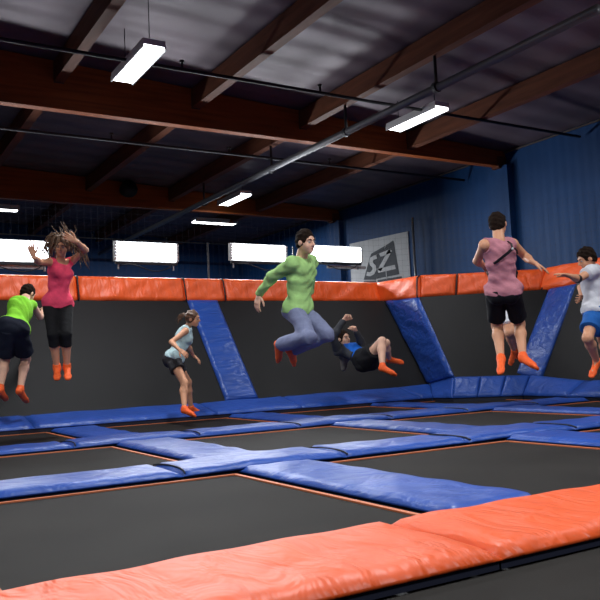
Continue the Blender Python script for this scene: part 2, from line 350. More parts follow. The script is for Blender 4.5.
# pads
def pad(axis, c0, c1, s0, s1, m, label, z=.012, th=.04, hump=True, cross=(), seamends=(True, True), seed=1, name='frame_pad', cat='pad'):
    """axis 'u': runs along u from s0..s1, spans v c0..c1"""
    L = s1-s0; n = max(8, int(L/.05)); k = 12; V = []; Fq = []
    r = np.random.RandomState(seed); ph = r.rand(8)*6.28
    W = c1-c0
    ring = []
    for j in range(k+1): ring.append((j/k, 1))
    for j in range(k, -1, -1): ring.append((j/k, 0))
    for i in range(n+1):
        s = s0+L*i/n
        hz = 0; wid = 0
        for cc in cross:
            d = (s-cc)/.42; g = math.exp(-d*d); hz += .014*g; wid += .02*g
        ee = min(1, min(i, n-i)/1.5+.35)
        for (t, sd) in ring:
            c = c0-wid+(W+2*wid)*t
            e = min(t, 1-t)*W; pr = min(1, e/.035); pr = math.sqrt(max(0, 1-(1-pr)**2))
            if sd:
                wr = .002*math.sin(9*s+6*t+ph[0]+2*math.sin(3*s+ph[1]))+.0022*math.sin(17*s-7*t+ph[2]+1.5*math.sin(5*t+ph[3]))+.003*math.sin(2.3*s+ph[4])
                zz = z+hz+th*(.3+.7*pr)*ee+wr*pr*ee
            else: zz = z+hz*.8
            V.append((s, c, zz) if axis == 'u' else (c, s, zz))
    R = len(ring)
    for i in range(n):
        for j in range(R):
            a, b, c_, d_ = i*R+j, i*R+(j+1) % R, (i+1)*R+(j+1) % R, (i+1)*R+j
            Fq.append((a, d_, c_, b) if axis == 'u' else (a, b, c_, d_))
    Fq.append(tuple(range(R)) if axis == 'u' else tuple(range(R-1, -1, -1)))
    Fq.append(tuple(n*R+q for q in (range(R-1, -1, -1) if axis == 'u' else range(R))))
    b0 = ((s0+s1)/2, (c0+c1)/2, z-.03) if axis == 'u' else ((c0+c1)/2, (s0+s1)/2, z-.03)
    e = empty(name, b0, label, cat, 'padded strips between the trampolines')
    link('cushion', np.array(V)-np.array(b0), Fq, m, e, True)
    i_ = .012
    mb = MB().box((s0+.004, c0+i_, z-.03), (s1-.004, c1-i_, z+.004)) if axis == 'u' else MB().box((c0+i_, s0+.004, z-.03), (c1-i_, s1-.004, z+.004))
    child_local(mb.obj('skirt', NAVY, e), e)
    def seam(s):
        sb = MB(); hz = sum(.014*math.exp(-((s-cc)/.42)**2) for cc in cross)
        pts = []
        for q in range(9):
            t = q/8; c = c0+W*t; zz = z+hz+th-.003-.014*(abs(t-.5)*2)**5; off = .035*math.sin(t*math.pi)
            pts.append((s+off, c, zz) if axis == 'u' else (c, s+off, zz))
        o = sb.tube(pts, .006, 6).obj('seam', SEAM, e, True); child_local(o, e)
    if seamends[0]: seam(s0+.01)
    return e
rn = {1: 'the front pad line', 2: 'the rear pad line'}
sd = 3
crossw = ['outside the photo at left', 'at the left photo edge', 'first full crossing from left', 'second crossing from left', 'third crossing from left']
segw = ['outside the photo at left', 'left-hand', 'second from left', 'third from left', 'right-hand']
for i in (1, 2):
    v0 = A[i]+.06; v1 = A[i]+.6
    for j in range(5):
        b = B[j]
        pad('u', v0, v1, b-.32, b+.86, BLUE_PAD, 'blue crossing pad on %s, %s' % (rn[i], crossw[j]), cross=(b+.28,), seed=sd); sd += 1
        s1 = B[j+1]-.32
        if j == 4: s1 = 8.55
        pad('u', v0, v1, b+.86, s1, BLUE_PAD, 'straight blue pad on %s, %s stretch' % (rn[i], segw[j]), cross=(b+.28, B[j+1]+.28), seed=sd); sd += 1
bw = ['outside the photo at left', 'at the left edge', 'left of centre', 'right of centre', 'at far right']
for i in range(3):
    for j in range(5):
        pad('v', B[j]+.05, B[j]+.58, A[i]+.6, A[i+1]+.07, BLUE_PAD, 'blue pad in the %s running toward camera, %s' % (rows[i], bw[j]), z=.004, th=.036, seamends=(False, False), seed=sd); sd += 1
# front orange border pad
for j in range(5):
    pad('u', 1.84, 2.47, B[j]-.3, B[j+1]-.3 if j < 4 else 8.6, ORANGE, 'orange front border pad, %s' % ['outermost left', 'left one', 'middle one at bottom of the photo', 'right one in the bottom corner', 'outermost right'][j], z=.008, th=.04, cross=(), seed=sd, seamends=(False, False)); sd += 1
o = MB().box((B[0]-.3, -5.5, -.33), (8.6, 1.83, -.02)).obj('front_deck', MATM); tag(auto_origin(o), 'black padded deck in front of the orange border pad', 'deck')
# ------------------------------------------------------------------ leaning trampoline walls
# rings: base of mesh, base of pad (floor side), top
BA, TA, ZB, ZT, ZR = 10.0, 11.22, .19, 1.74, 2.10
def lerp(a, b, t): return tuple(np.array(a)*(1-t)+np.array(b)*t)
Ab = lambda u: (u, 10.0, .17+.012*max(0, u-4)); At = lambda u: (u, 11.3, 1.74)
def wallpanel(b0, b1, t1, t0, label, round_=False):
    P = [np.array(p, float) for p in (b0, b1, t1, t0)]
    nrm = np.cross(P[1]-P[0], P[3]-P[0]); nrm /= np.linalg.norm(nrm)
    e = empty('trampoline_wall', tuple((P[0]+P[1])/2), label, 'trampoline wall', 'leaning black trampoline walls')
    nu, nv = 20, 10; V = []; Fq = []
    for j in range(nv+1):
        for i in range(nu+1):
            a, b = i/nu, j/nv; p = (P[0]*(1-a)+P[1]*a)*(1-b)+(P[3]*(1-a)+P[2]*a)*b
            V.append(p-nrm*.03*4*a*(1-a)*4*b*(1-b)*.5)
    for j in range(nv):
        for i in range(nu): k = j*(nu+1)+i; Fq.append((k, k+1, k+nu+2, k+nu+1))
    child_local(link('mesh', V, Fq, WALLM, e, True), e)
    eb = MB()
    for a, b in ((0, 1), (3, 2)): eb.tube([P[a]-nrm*.05, P[b]-nrm*.05], .03, 8)
    for a, b in ((0, 3), (1, 2)): eb.tube([P[a]-nrm*.05, P[b]-nrm*.05], .03, 8)
    child_local(eb.obj('steel_frame', DARKSTEEL, e, True), e)
    return e
C0b, C0t = (8.2, 9.12, .36), (8.55, 10.25, 1.72)
C1b, C1t = (9.12, 8.42, .34), (10.1, 8.85, 1.72)
D0b, D0t = (9.16, 8.25, .25), (9.98, 8.2, 1.73)
A1b, A1t = (8.45, 10.0, .24), (8.5, 11.15, 1.74)
wallpanel(Ab(-3.5), Ab(4.78), At(4.78), At(-3.5), 'long black leaning trampoline wall on the left behind the three people at left')
wallpanel(Ab(5.2), A1b, A1t, At(5.2), 'black leaning trampoline wall behind the person in the green shirt')
wallpanel(C0b, C1b, C1t, C0t, 'black corner trampoline wall behind the person in the pink tank top')
wallpanel(D0b, (9.1, 1.0, .25), (9.98, 1.0, 1.73), D0t, 'black leaning trampoline wall at the right edge behind the white-shirted person')
def wpad(name, P, th, m, label, wr=.012, wk=7, seed=0, cat='pad', group=None, nu=14, nv=40, wdir=(.5, 1), seam_left=False, edge=.05):
    o = slab(name, *P, th, m, nu=nu, nv=nv, edge=edge, wr=wr, wk=wk, seed=seed, wdir=wdir)
    auto_origin(o); tag(o, label, cat, group); return o
off = np.array([0, -.05, .0])
wpad('wall_pad', [Ab(4.72), Ab(5.24), At(5.24), At(4.72)], .05, BLUE_WALLPAD, 'tall blue pad sloping up the wall, right of the person in the grey top', seed=4)
wpad('wall_pad', [(8.43, 10.0, .25), (8.19, 9.1, .37), (8.55, 10.27, 1.72), (8.5, 11.15, 1.74)], .05, BLUE_WALLPAD, 'tall blue corner pad sloping up left of the pink-shirted person', seed=5)
wpad('wall_pad', [(8.98, 8.60, .35), (9.16, 8.26, .25), (10.0, 8.15, 1.73), (10.12, 8.83, 1.72)], .05, BLUE_WALLPAD, 'tall blue corner pad sloping up behind the outstretched hand at right', seed=6)
# base pads
def basepad(b0, b1, f1, f0, label, seed):
    o = slab('base_pad', f0, f1, b1, b0, .04, BLUE_PAD, nu=30, nv=8, edge=.04, wr=.006, wk=5, seed=seed); auto_origin(o)
    tag(o, label, 'pad', 'blue pads along the foot of the wall')
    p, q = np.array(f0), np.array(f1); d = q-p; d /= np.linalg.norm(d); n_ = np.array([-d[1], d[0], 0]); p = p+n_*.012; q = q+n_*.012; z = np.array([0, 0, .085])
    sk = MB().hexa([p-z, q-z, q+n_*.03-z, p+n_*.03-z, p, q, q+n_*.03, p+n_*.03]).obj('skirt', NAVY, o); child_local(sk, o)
    return o
Fz = .05
def fA(u): return (u, 9.36, Fz)
for u0, u1, l in ((-3.5, -.6, 'blue foot pad of the long wall, left end outside the photo'), (-.6, 1.98, 'blue foot pad of the long wall, first part left of the photo edge'), (1.98, 4.3, 'blue foot pad under the left end of the black wall'), (4.3, 5.6, 'blue foot pad below the tall sloping pad, right of the person in dark shorts'),
                  (5.6, 7.75, 'blue foot pad below the person falling on his back')):
    basepad(Ab(u0), Ab(u1), fA(u1), fA(u0), l, int(u0*10+50))
basepad(Ab(7.75), A1b, fA(7.95), fA(7.75), 'blue foot pad left of the corner, short piece', 31)
basepad(A1b, C0b, (8.0, 8.95, Fz), (7.95, 9.36, Fz), 'blue foot pad turning the back corner under the left corner pad', 32)
def mid(a, b, t): return lerp(a, b, t)
F2, F3 = (8.0, 8.95, Fz), (8.78, 8.28, Fz)
basepad(C0b, mid(C0b, C1b, .35), mid(F2, F3, .35), F2, 'blue foot pad of the corner wall, left third', 33)
basepad(mid(C0b, C1b, .35), mid(C0b, C1b, .68), mid(F2, F3, .68), mid(F2, F3, .35), 'blue foot pad of the corner wall, middle third below the pink-shirted person', 34)
basepad(mid(C0b, C1b, .68), C1b, F3, mid(F2, F3, .68), 'blue foot pad of the corner wall, right third', 35)
basepad(C1b, (9.1, 7.4, .25), (8.68, 7.4, Fz), F3, 'blue foot pad right of the corner below the white-shirted person', 36)
basepad((9.1, 7.4, .25), (9.1, 1.0, .25), (8.68, 1.0, Fz), (8.68, 7.4, Fz), 'blue foot pad of the right wall, at the edge of the photo', 37)
# orange top pads
def toproll(b0, b1, t1, t0, label, seed):
    e = slab('top_pad', b0, b1, t1, t0, .09, ORANGE, nu=40, nv=10, edge=.07, wr=.017, wk=9, seed=seed, wdir=(1, -1.1)); auto_origin(e)
    tag(e, label, 'orange pad', 'orange pads along the top of the wall')
    P0, P3 = np.array(b1), np.array(t1); nrm = np.cross(np.array(b1)-np.array(b0), np.array(t0)-np.array(b0)); nrm = nrm/np.linalg.norm(nrm)
    sm = MB().tube([P0+nrm*.02, P0+nrm*.088+(P3-P0)*.08, P0+nrm*.092+(P3-P0)*.5, P0+nrm*.088+(P3-P0)*.92, P3+nrm*.02], .012, 6).obj('seam', SEAM, None, True)
    sm.parent = e; child_local(sm, e)
ob = lambda u: (u, 11.34, 1.70); ot = lambda u: (u, 11.44, 2.10)
us = [-3.5, -.2, 1.4, 3.03, 4.70, 5.38, 8.55]
ls = ['outermost left, out of the photo', 'left of the photo edge', 'behind the person in the pink top', 'left of the tall blue pad', 'short piece above the tall blue pad', 'long piece behind the person in the green shirt']
for k in range(6): toproll(ob(us[k]), ob(us[k+1]), ot(us[k+1]), ot(us[k]), 'orange pad on top of the wall, '+ls[k], 50+k)
cB = [(8.55, 11.34, 1.70), (8.6, 10.28, 1.69), (9.06, 9.92, 1.69), (10.12, 9.0, 1.70), (10.1, 7.4, 1.72), (10.1, 1.0, 1.72)]
cT = [(8.55, 11.44, 2.10), (8.66, 10.32, 2.10), (9.15, 9.95, 2.09), (10.36, 9.0, 2.09), (10.24, 7.4, 2.11), (10.24, 1.0, 2.11)]
ls = ['over the left blue corner pad', 'left piece over the corner wall', 'behind the pink-shirted person', "behind the white-shirted person's reaching arm", 'beyond the right edge of the photo']
for k in range(5): toproll(cB[k], cB[k+1], cT[k+1], cT[k], 'orange pad on top of the wall, '+ls[k], 60+k)
# under-edge dark batten of orange pads
bt = MB().tube([ob(-3.5), ob(8.55)]+[tuple(c) for c in cB[1:]], .03, 8)
bt.v = [(x, y+.14, z-.16) for x, y, z in bt.v]; tag(bt.obj('top_rail', DARKSTEEL, None, True), 'dark steel top rail right under the orange padding', 'rail')
# ------------------------------------------------------------------ people (implicit surfaces meshed with surface nets)
SKIN = mat('skin', (.64, .31, .18), .5, noise=.05, nscale=12, spec=.3)
SKINP = mat('skin_pale', (.74, .43, .30), .5, noise=.05, nscale=12, spec=.3)
EYEW = mat('eye_white', (.36, .33, .31), .5); EYED = mat('eye_dark', (.03, .018, .012), .25); LIPM = mat('lip', (.45, .19, .14), .5)
HAIRD = mat('hair_dark', (.016, .009, .006), .9, noise=.5, nscale=60, spec=.1); HAIRB = mat('hair_brown', (.13, .066, .032), .6, noise=.6, nscale=50)
HAIRR = mat('hair_auburn', (.10, .045, .022), .5, noise=.5, nscale=50)
SOCK = mat('orange_sock', (.95, .12, .015), .7, noise=.1, nscale=20)
def cloth(name, col, n=.12): return mat(name, col, .85, noise=n, nscale=14, bump=.35, bscale=22, bdist=.02, spec=.25)
def unit(v): v = np.asarray(v, float); return v/(np.linalg.norm(v)+1e-12)
class SDF:
    def __init__(s, k=.02): s.p = []; s.k = k; s.cuts = []; s.disp = None; s.shell = 0
    def cap(s, a, b, ra, rb=None, k=None): s.p.append(('c', np.array(a, float), np.array(b, float), ra, ra if rb is None else rb, k)); return s
    def ell(s, c, r, X=None, k=None):
        X = np.eye(3) if X is None else np.array(X, float); s.p.append(('e', np.array(c, float), np.array(r, float), X, None, k)); return s
    def tubef(s, a, b, ra, rb, k=None): s.p.append(('t', np.array(a, float), np.array(b, float), ra, rb, k)); return s
    def cut(s, fn): s.cuts.append(fn); return s
    def bounds(s):
        lo = np.full(3, 1e9); hi = -lo
        for t, a, b, ra, rb, k in s.p:
            if t == 'e': r = float(b.max()); lo = np.minimum(lo, a-r); hi = np.maximum(hi, a+r)
            else:
                r = max(ra, rb)
                for q in (a, b): lo = np.minimum(lo, q-r); hi = np.maximum(hi, q+r)
        return lo-.045, hi+.045
    def mesh(s, h):
        lo, hi = s.bounds(); n = np.ceil((hi-lo)/h).astype(int)+1
        ax = [lo[i]+h*np.arange(n[i]) for i in range(3)]
        D = np.full(tuple(n), .5, dtype=np.float32)
        for t, a, b, ra, rb, k in s.p:
            k = s.k if k is None else k
            if t == 'e': r = float(b.max()); l0, h0 = a-r, a+r
            else: r = max(ra, rb); l0, h0 = np.minimum(a, b)-r, np.maximum(a, b)+r
            m_ = .05+k
            i0 = np.maximum(0, np.floor((l0-m_-lo)/h).astype(int)); i1 = np.minimum(n, np.ceil((h0+m_-lo)/h).astype(int)+1)
            X = (ax[0][i0[0]:i1[0], None, None]); Y = ax[1][None, i0[1]:i1[1], None]; Z = ax[2][None, None, i0[2]:i1[2]]
            if t == 'e':
                dx, dy, dz = X-a[0], Y-a[1], Z-a[2]; M = ra
                q = [dx*M[j][0]+dy*M[j][1]+dz*M[j][2] for j in range(3)]
                k0 = np.sqrt(sum((q[j]/b[j])**2 for j in range(3))); k1 = np.sqrt(sum((q[j]/b[j]**2)**2 for j in range(3)))
                d = k0*(k0-1)/np.maximum(k1, 1e-6)
            else:
                ba = b-a; L2 = ba@ba; dx, dy, dz = X-a[0], Y-a[1], Z-a[2]
                tt = (dx*ba[0]+dy*ba[1]+dz*ba[2])/L2; tc = np.clip(tt, 0, 1)
                rd = np.sqrt((dx-tc*ba[0])**2+(dy-tc*ba[1])**2+(dz-tc*ba[2])**2)
                if t == 'c': d = rd-(ra+(rb-ra)*tc)
                else:
                    rad = np.sqrt((dx-tt*ba[0])**2+(dy-tt*ba[1])**2+(dz-tt*ba[2])**2)-(ra+(rb-ra)*tc)
                    L = math.sqrt(L2); d = np.maximum(rad, np.maximum(-tt*L, (tt-1)*L))
            S = D[i0[0]:i1[0], i0[1]:i1[1], i0[2]:i1[2]]
            d = d.astype(np.float32); hh = np.clip(.5+.5*(S-d)/k, 0, 1)
            D[i0[0]:i1[0], i0[1]:i1[1], i0[2]:i1[2]] = S*(1-hh)+d*hh-k*hh*(1-hh)
        X = ax[0][:, None, None]; Y = ax[1][None, :, None]; Z = ax[2][None, None, :]
        if s.disp: D = D+s.disp(X, Y, Z).astype(np.float32)
        if s.shell: D = np.maximum(D, -(D+s.shell))
        for c in s.cuts: D = np.maximum(D, c(X, Y, Z).astype(np.float32))
        D[0], D[-1] = .1, .1; D[:, 0], D[:, -1] = .1, .1; D[:, :, 0], D[:, :, -1] = .1, .1
        return surfnets(D, lo, h)
def surfnets(D, lo, h):
    I = D < 0; n = D.shape
    c = [I[i:n[0]-1+i, j:n[1]-1+j, k:n[2]-1+k] for i in (0, 1) for j in (0, 1) for k in (0, 1)]
    sm = sum(x.astype(np.int8) for x in c); act = (sm > 0) & (sm < 8)
    idx = -np.ones(act.shape, int); cells = np.argwhere(act); idx[act] = np.arange(len(cells))
    P = np.zeros((len(cells), 3)); W = np.zeros(len(cells))
    cor = [(i, j, k) for i in (0, 1) for j in (0, 1) for k in (0, 1)]
    for a in range(8):
        for b in range(a+1, 8):
            df = [cor[b][q]-cor[a][q] for q in range(3)]
            if sum(map(abs, df)) != 1: continue
            da = D[cells[:, 0]+cor[a][0], cells[:, 1]+cor[a][1], cells[:, 2]+cor[a][2]].astype(float)
            db = D[cells[:, 0]+cor[b][0], cells[:, 1]+cor[b][1], cells[:, 2]+cor[b][2]].astype(float)
            m_ = (da < 0) != (db < 0); t = np.where(m_, da/(da-db+1e-12), 0)
            P += np.where(m_[:, None], np.array(cor[a])+t[:, None]*np.array(df), 0); W += m_
    V = (cells+P/W[:, None])*h+lo
    Fq = []
    for axx in range(3):
        o1, o2 = [(1, 2), (2, 0), (0, 1)][axx]
        s0 = [slice(0, n[i]) for i in range(3)]; s1 = list(s0); s0[axx] = slice(0, n[axx]-1); s1[axx] = slice(1, n[axx])
        A0 = I[tuple(s0)]; A1_ = I[tuple(s1)]; E_ = np.argwhere(A0 != A1_)
        E_ = E_[(E_[:, o1] > 0) & (E_[:, o2] > 0) & (E_[:, o1] < n[o1]-1) & (E_[:, o2] < n[o2]-1)]
        ins = A0[E_[:, 0], E_[:, 1], E_[:, 2]]
        d1 = np.zeros(3, int); d1[o1] = 1; d2 = np.zeros(3, int); d2[o2] = 1
        g = lambda q: idx[q[:, 0], q[:, 1], q[:, 2]]
        Q = np.stack([g(E_-d1-d2), g(E_-d2), g(E_), g(E_-d1)], 1)
        Q[~ins] = Q[~ins][:, ::-1]; Fq.append(Q)
    return V, np.concatenate(Fq)
def wrinkle(amp, seed, f=22, dirv=(0.3, .2, 1)):
    r = np.random.RandomState(seed); ph = r.rand(9)*6.28; d = np.array(dirv, float); d /= np.linalg.norm(d)
    def fn(X, Y, Z):
        s = X*d[0]+Y*d[1]+Z*d[2]
        return amp*(np.sin(f*2.2*s+2.2*np.sin(9*X+ph[0])+2*np.sin(11*Y+ph[1])+ph[2])*.6+np.sin(f*1.3*(X+.6*Z)+1.7*np.sin(13*Z+ph[3])+ph[4])*.4+np.sin(f*3.6*s+2.5*np.sin(15*X+ph[5])+ph[6])*.3)
    return fn
def plane(p, nrm):   # keep side where (x-p).n < 0
    p = np.array(p, float); nn = unit(nrm)
    return lambda X, Y, Z: (X-p[0])*nn[0]+(Y-p[1])*nn[1]+(Z-p[2])*nn[2]
def hole(c, r): # remove sphere
    c = np.array(c, float); return lambda X, Y, Z: r-np.sqrt((X-c[0])**2+(Y-c[1])**2+(Z-c[2])**2)
def hole_ell(c, r, M):
    c = np.array(c, float)
    def fn(X, Y, Z):
        dx, dy, dz = X-c[0], Y-c[1], Z-c[2]; q = [(dx*M[j][0]+dy*M[j][1]+dz*M[j][2])/r[j] for j in range(3)]
        return (1-np.sqrt(q[0]**2+q[1]**2+q[2]**2))*min(r)
    return fn
def hand(wr, dirv, palm, s, thumbside, curl):
    """palm + five fingers; dirv along the hand, palm = palm normal"""
    d = unit(dirv); pn = unit(np.array(palm)-d*(np.array(palm)@d)); x = unit(np.cross(d, pn))*thumbside   # x points to the thumb side
    S = SDF(.006); wr = np.array(wr, float)
    kn = []
    for i, off in enumerate((.030, .010, -.010, -.029)):
        k_ = wr+d*(.088-.004*abs(i-1))*s+x*off*s; kn.append(k_)
        S.cap(wr+d*.012*s+x*off*.55*s, k_, .0155*s, .0115*s, k=.012)
    ln = [(.040, .024, .02), (.044, .028, .022), (.041, .026, .02), (.032, .020, .018)]
    for i in range(4):
        p = kn[i]; ang = 0
        for j in range(3):
            ang += curl*(.75, .95, .7)[j]*(1+.08*i); sp = (.12, .03, -.05, -.14)[i]
            dd = unit(d*math.cos(ang)+pn*math.sin(ang)+x*sp); q = p+dd*ln[i][j]*s
            S.cap(p, q, (.0098, .0088, .008)[j]*s, (.0088, .008, .0068)[j]*s, k=.004); p = q
    p = wr+d*.022*s+x*.024*s
    for j, (l, r0, r1) in enumerate(((.042, .0155, .0115), (.032, .0112, .0098), (.026, .0098, .0075))):
        dd = unit(d*(.62+.2*j)+x*(.75-.28*j)+pn*(.25+.3*curl*j)); q = p+dd*l*s; S.cap(p, q, r0*s, r1*s, k=.006); p = q
    S.cap(wr-d*.03*s, wr+d*.02*s, .025*s, .023*s, k=.015)
    return S
def merge(parts):
    V = []; Fq = []; n = 0
    for v, f in parts: V.append(v); Fq.append(f+n); n += len(v)
    return np.concatenate(V), np.concatenate(Fq)
def solve(parent, px, L, side):
    d = ray(*px); d = d/np.linalg.norm(d); t0 = (parent-CAM)@d; q = CAM+d*t0; dist = np.linalg.norm(q-parent)
    if dist >= L: return parent+(q-parent)/dist*L
    dt = math.sqrt(L*L-dist*dist); return CAM+d*(t0+dt*(1 if side == '+' else -1))
class Person: pass
def person(cfg):
    P = Person(); H = cfg['H']; s = H/1.75; fem = cfg.get('fem', False); P.s = s; P.fem = fem; P.cfg = cfg
    J = {}; d = ray(*cfg['pelvis']); J['pelvis'] = CAM+d*cfg['depth']
    LL = dict(neck=.295, head=.106, sh=.095 if fem else .104, hip=.050, elbow=.168, wrist=.146, knee=.245, ankle=.245, toe=.125)
    J['neck'] = solve(J['pelvis'], cfg['neck'][:2], LL['neck']*H, cfg['neck'][2])
    J['head'] = solve(J['neck'], cfg['head'][:2], LL['head']*H, cfg['head'][2])
    chest = J['neck']*.86+J['pelvis']*.14
    upv = unit(J['neck']-J['pelvis'])
    chest = J['neck']-upv*.035*H
    for sd_ in 'RL':
        J['sh'+sd_] = solve(chest, cfg['sh'+sd_][:2], LL['sh']*H, cfg['sh'+sd_][2])
        J['hip'+sd_] = solve(J['pelvis'], cfg['hip'+sd_][:2], LL['hip']*H, cfg['hip'+sd_][2])
        J['elbow'+sd_] = solve(J['sh'+sd_], cfg['elbow'+sd_][:2], LL['elbow']*H, cfg['elbow'+sd_][2])
        J['wrist'+sd_] = solve(J['elbow'+sd_], cfg['wrist'+sd_][:2], LL['wrist']*H, cfg['wrist'+sd_][2])
        J['knee'+sd_] = solve(J['hip'+sd_], cfg['knee'+sd_][:2], LL['knee']*H, cfg['knee'+sd_][2])
        J['ankle'+sd_] = solve(J['knee'+sd_], cfg['ankle'+sd_][:2], LL['ankle']*H, cfg['ankle'+sd_][2])
        J['toe'+sd_] = solve(J['ankle'+sd_], cfg['toe'+sd_][:2], LL['toe']*H, cfg['toe'+sd_][2])
    lo = np.min([J[k] for k in J], axis=0); base = np.array([J['pelvis'][0], J['pelvis'][1], lo[2]-.03])
    for k in J: J[k] = J[k]-base
    P.J = J; P.base = base; P.J = J
    up = unit(J['neck']-J['pelvis']); rt = J['shR']-J['shL']; rt = unit(rt-up*(rt@up)); fw = np.cross(up, rt)  # right x -> forward
    P.up, P.rt, P.fw = up, rt, fw
    rh = J['hipR']-J['hipL']; rh = unit(rh-up*(rh@up)); P.rh = rh; P.fh = np.cross(up, rh)
    T = np.array([rt, fw, up]); Th = np.array([rh, P.fh, up]); P.T = T; P.Th = Th
    hf = cdir(cfg['face']); hu = cdir(cfg['hup']) if 'hup' in cfg else unit(J['head']-J['neck'])
    if 'hup' not in cfg: hu = unit(hu*.5+np.array([0, 0, 1])*.5)
    hf = unit(hf); hr = unit(np.cross(hf, hu)); hu = np.cross(hr, hf); P.Hm = np.array([hr, hf, hu])
    P.e = empty('person', tuple(base), cfg['label'], 'person', None)
    return P
def torso(S, P, g=0, k=.05):
    J, s, T, Th = P.J, P.s, P.T, P.Th; up, rt, fw = P.up, P.rt, P.fw; f = P.fem
    pl, nk = J['pelvis'], J['neck']; L = np.linalg.norm(nk-pl)
    hw = .155 if not f else .158
    S.ell(pl+up*.03*s, (hw*s+g, .105*s+g, .115*s+g), Th, k=k)
    S.ell(pl+up*L*.33, ((.118 if f else .138)*s+g, .093*s+g, .15*s+g), T, k=k)
    S.ell(pl+up*L*.62+fw*.005*s, ((.128 if f else .158)*s+g, .107*s+g, .165*s+g), T, k=k)
    S.ell(pl+up*L*.80, ((.125 if f else .15)*s+g, .088*s+g, .085*s+g), T, k=k)
    for q, sg in (('R', 1), ('L', -1)):
        S.cap(nk-up*.05*s+rt*sg*.03*s, J['sh'+q], .052*s+g, (.046 if f else .056)*s+g, k=k)
        if f: S.ell(pl+up*L*.68+fw*.085*s+rt*sg*.062*s, (.055*s+g, .05*s+g, .055*s+g), T, k=.03)
        else: S.ell(pl+up*L*.74+fw*.05*s+rt*sg*.07*s, (.08*s+g, .055*s+g, .06*s+g), T, k=.04)
        S.ell(pl-up*.02*s-P.fh*.05*s+P.rh*sg*.065*s, (.085*s+g, .085*s+g, .09*s+g), Th, k=.04)
    return S
def arm_up(S, P, q, g=0, t1=1.0, k=.03):
    J, s = P.J, P.s; f = .85 if P.fem else 1.0; a, b = J['sh'+q], J['elbow'+q]
    S.cap(a, a+(b-a)*t1, .051*s*f+g, (.051+(.040-.051)*t1)*s*f+g, k=k)
def arm_lo(S, P, q, g=0, t1=1.0, k=.02):
    J, s = P.J, P.s; f = .85 if P.fem else 1.0; a, b = J['elbow'+q], J['wrist'+q]
    S.cap(a, a+(b-a)*.3, .039*s*f+g, .041*s*f+g, k=k); S.cap(a+(b-a)*.3, a+(b-a)*t1, .041*s*f+g, .027*s*f+g, k=k)
def leg(S, P, q, g=0, k=.03):
    J, s = P.J, P.s; h, kn, an = J['hip'+q], J['knee'+q], J['ankle'+q]; f = .96 if P.fem else 1
    S.cap(h, kn, .084*s*f+g, .056*s*f+g, k=k)
    back = unit((kn-h)/1+(kn-an)); back = back-unit(an-kn)*(back@unit(an-kn)); b_ = unit(back)*-.012*s if np.linalg.norm(back) > .15 else 0*back
    m_ = kn+(an-kn)*.32+b_
    S.cap(kn, m_, .051*s*f+g, .057*s*f+g, k=k); S.cap(m_, an, .056*s*f+g, .034*s*f+g, k=k)
def foot(S, P, q, g=0, k=.015):
    J, s = P.J, P.s; an, toe = J['ankle'+q], J['toe'+q]; sh_ = unit(an-J['knee'+q]); fd = unit(toe-an)
    heel = an+sh_*.035*s-fd*.02*s; ball = an+(toe-an)*.72+sh_*.012*s; side = unit(np.cross(fd, sh_))
    S.cap(an, heel, .034*s+g, .031*s+g, k=k); S.cap(heel, ball, .03*s+g, .026*s+g, k=.02); S.cap(an, ball, .035*s+g, .026*s+g, k=.02)
    for o_ in (-.024, -.008, .008, .024): S.cap(ball+side*o_*.9*s, toe+side*o_*.8*s-fd*abs(o_)*.35*s+sh_*.014*s, .0185*s+g, .012*s+g, k=.012)
def headsdf(S, P):
    M = P.Hm; s = P.s*.98; c = P.J['head']; w = lambda x, y, z: c+(M[0]*x+M[1]*y+M[2]*z)*s
    E_ = lambda x, y, z, r, k=.02: S.ell(w(x, y, z), tuple(q*s for q in r), M, k=k)
    E_(0, -.012, .025, (.076, .096, .092)); E_(0, .03, -.045, (.058, .062, .07)); E_(0, .058, -.092, (.026, .026, .022))
    E_(.035, .055, -.03, (.025, .025, .03)); E_(-.035, .055, -.03, (.025, .025, .03))
    S.cap(w(-.034, .077, .028), w(.034, .077, .028), .014*s, k=.012)
    S.cap(w(0, .086, .018), w(0, .112, -.022), .008*s, .0125*s, k=.008); S.cap(w(-.011, .098, -.027), w(.011, .098, -.027), .0085*s, k=.006)
    for sg in (1, -1): E_(sg*.079, -.008, -.005, (.011, .021, .031), .006)
    S.cap(w(0, -.025, -.04), P.J['neck']-P.up*.01*s, (.047 if P.fem else .054)*s, (.05 if P.fem else .06)*s, k=.025)
    return w
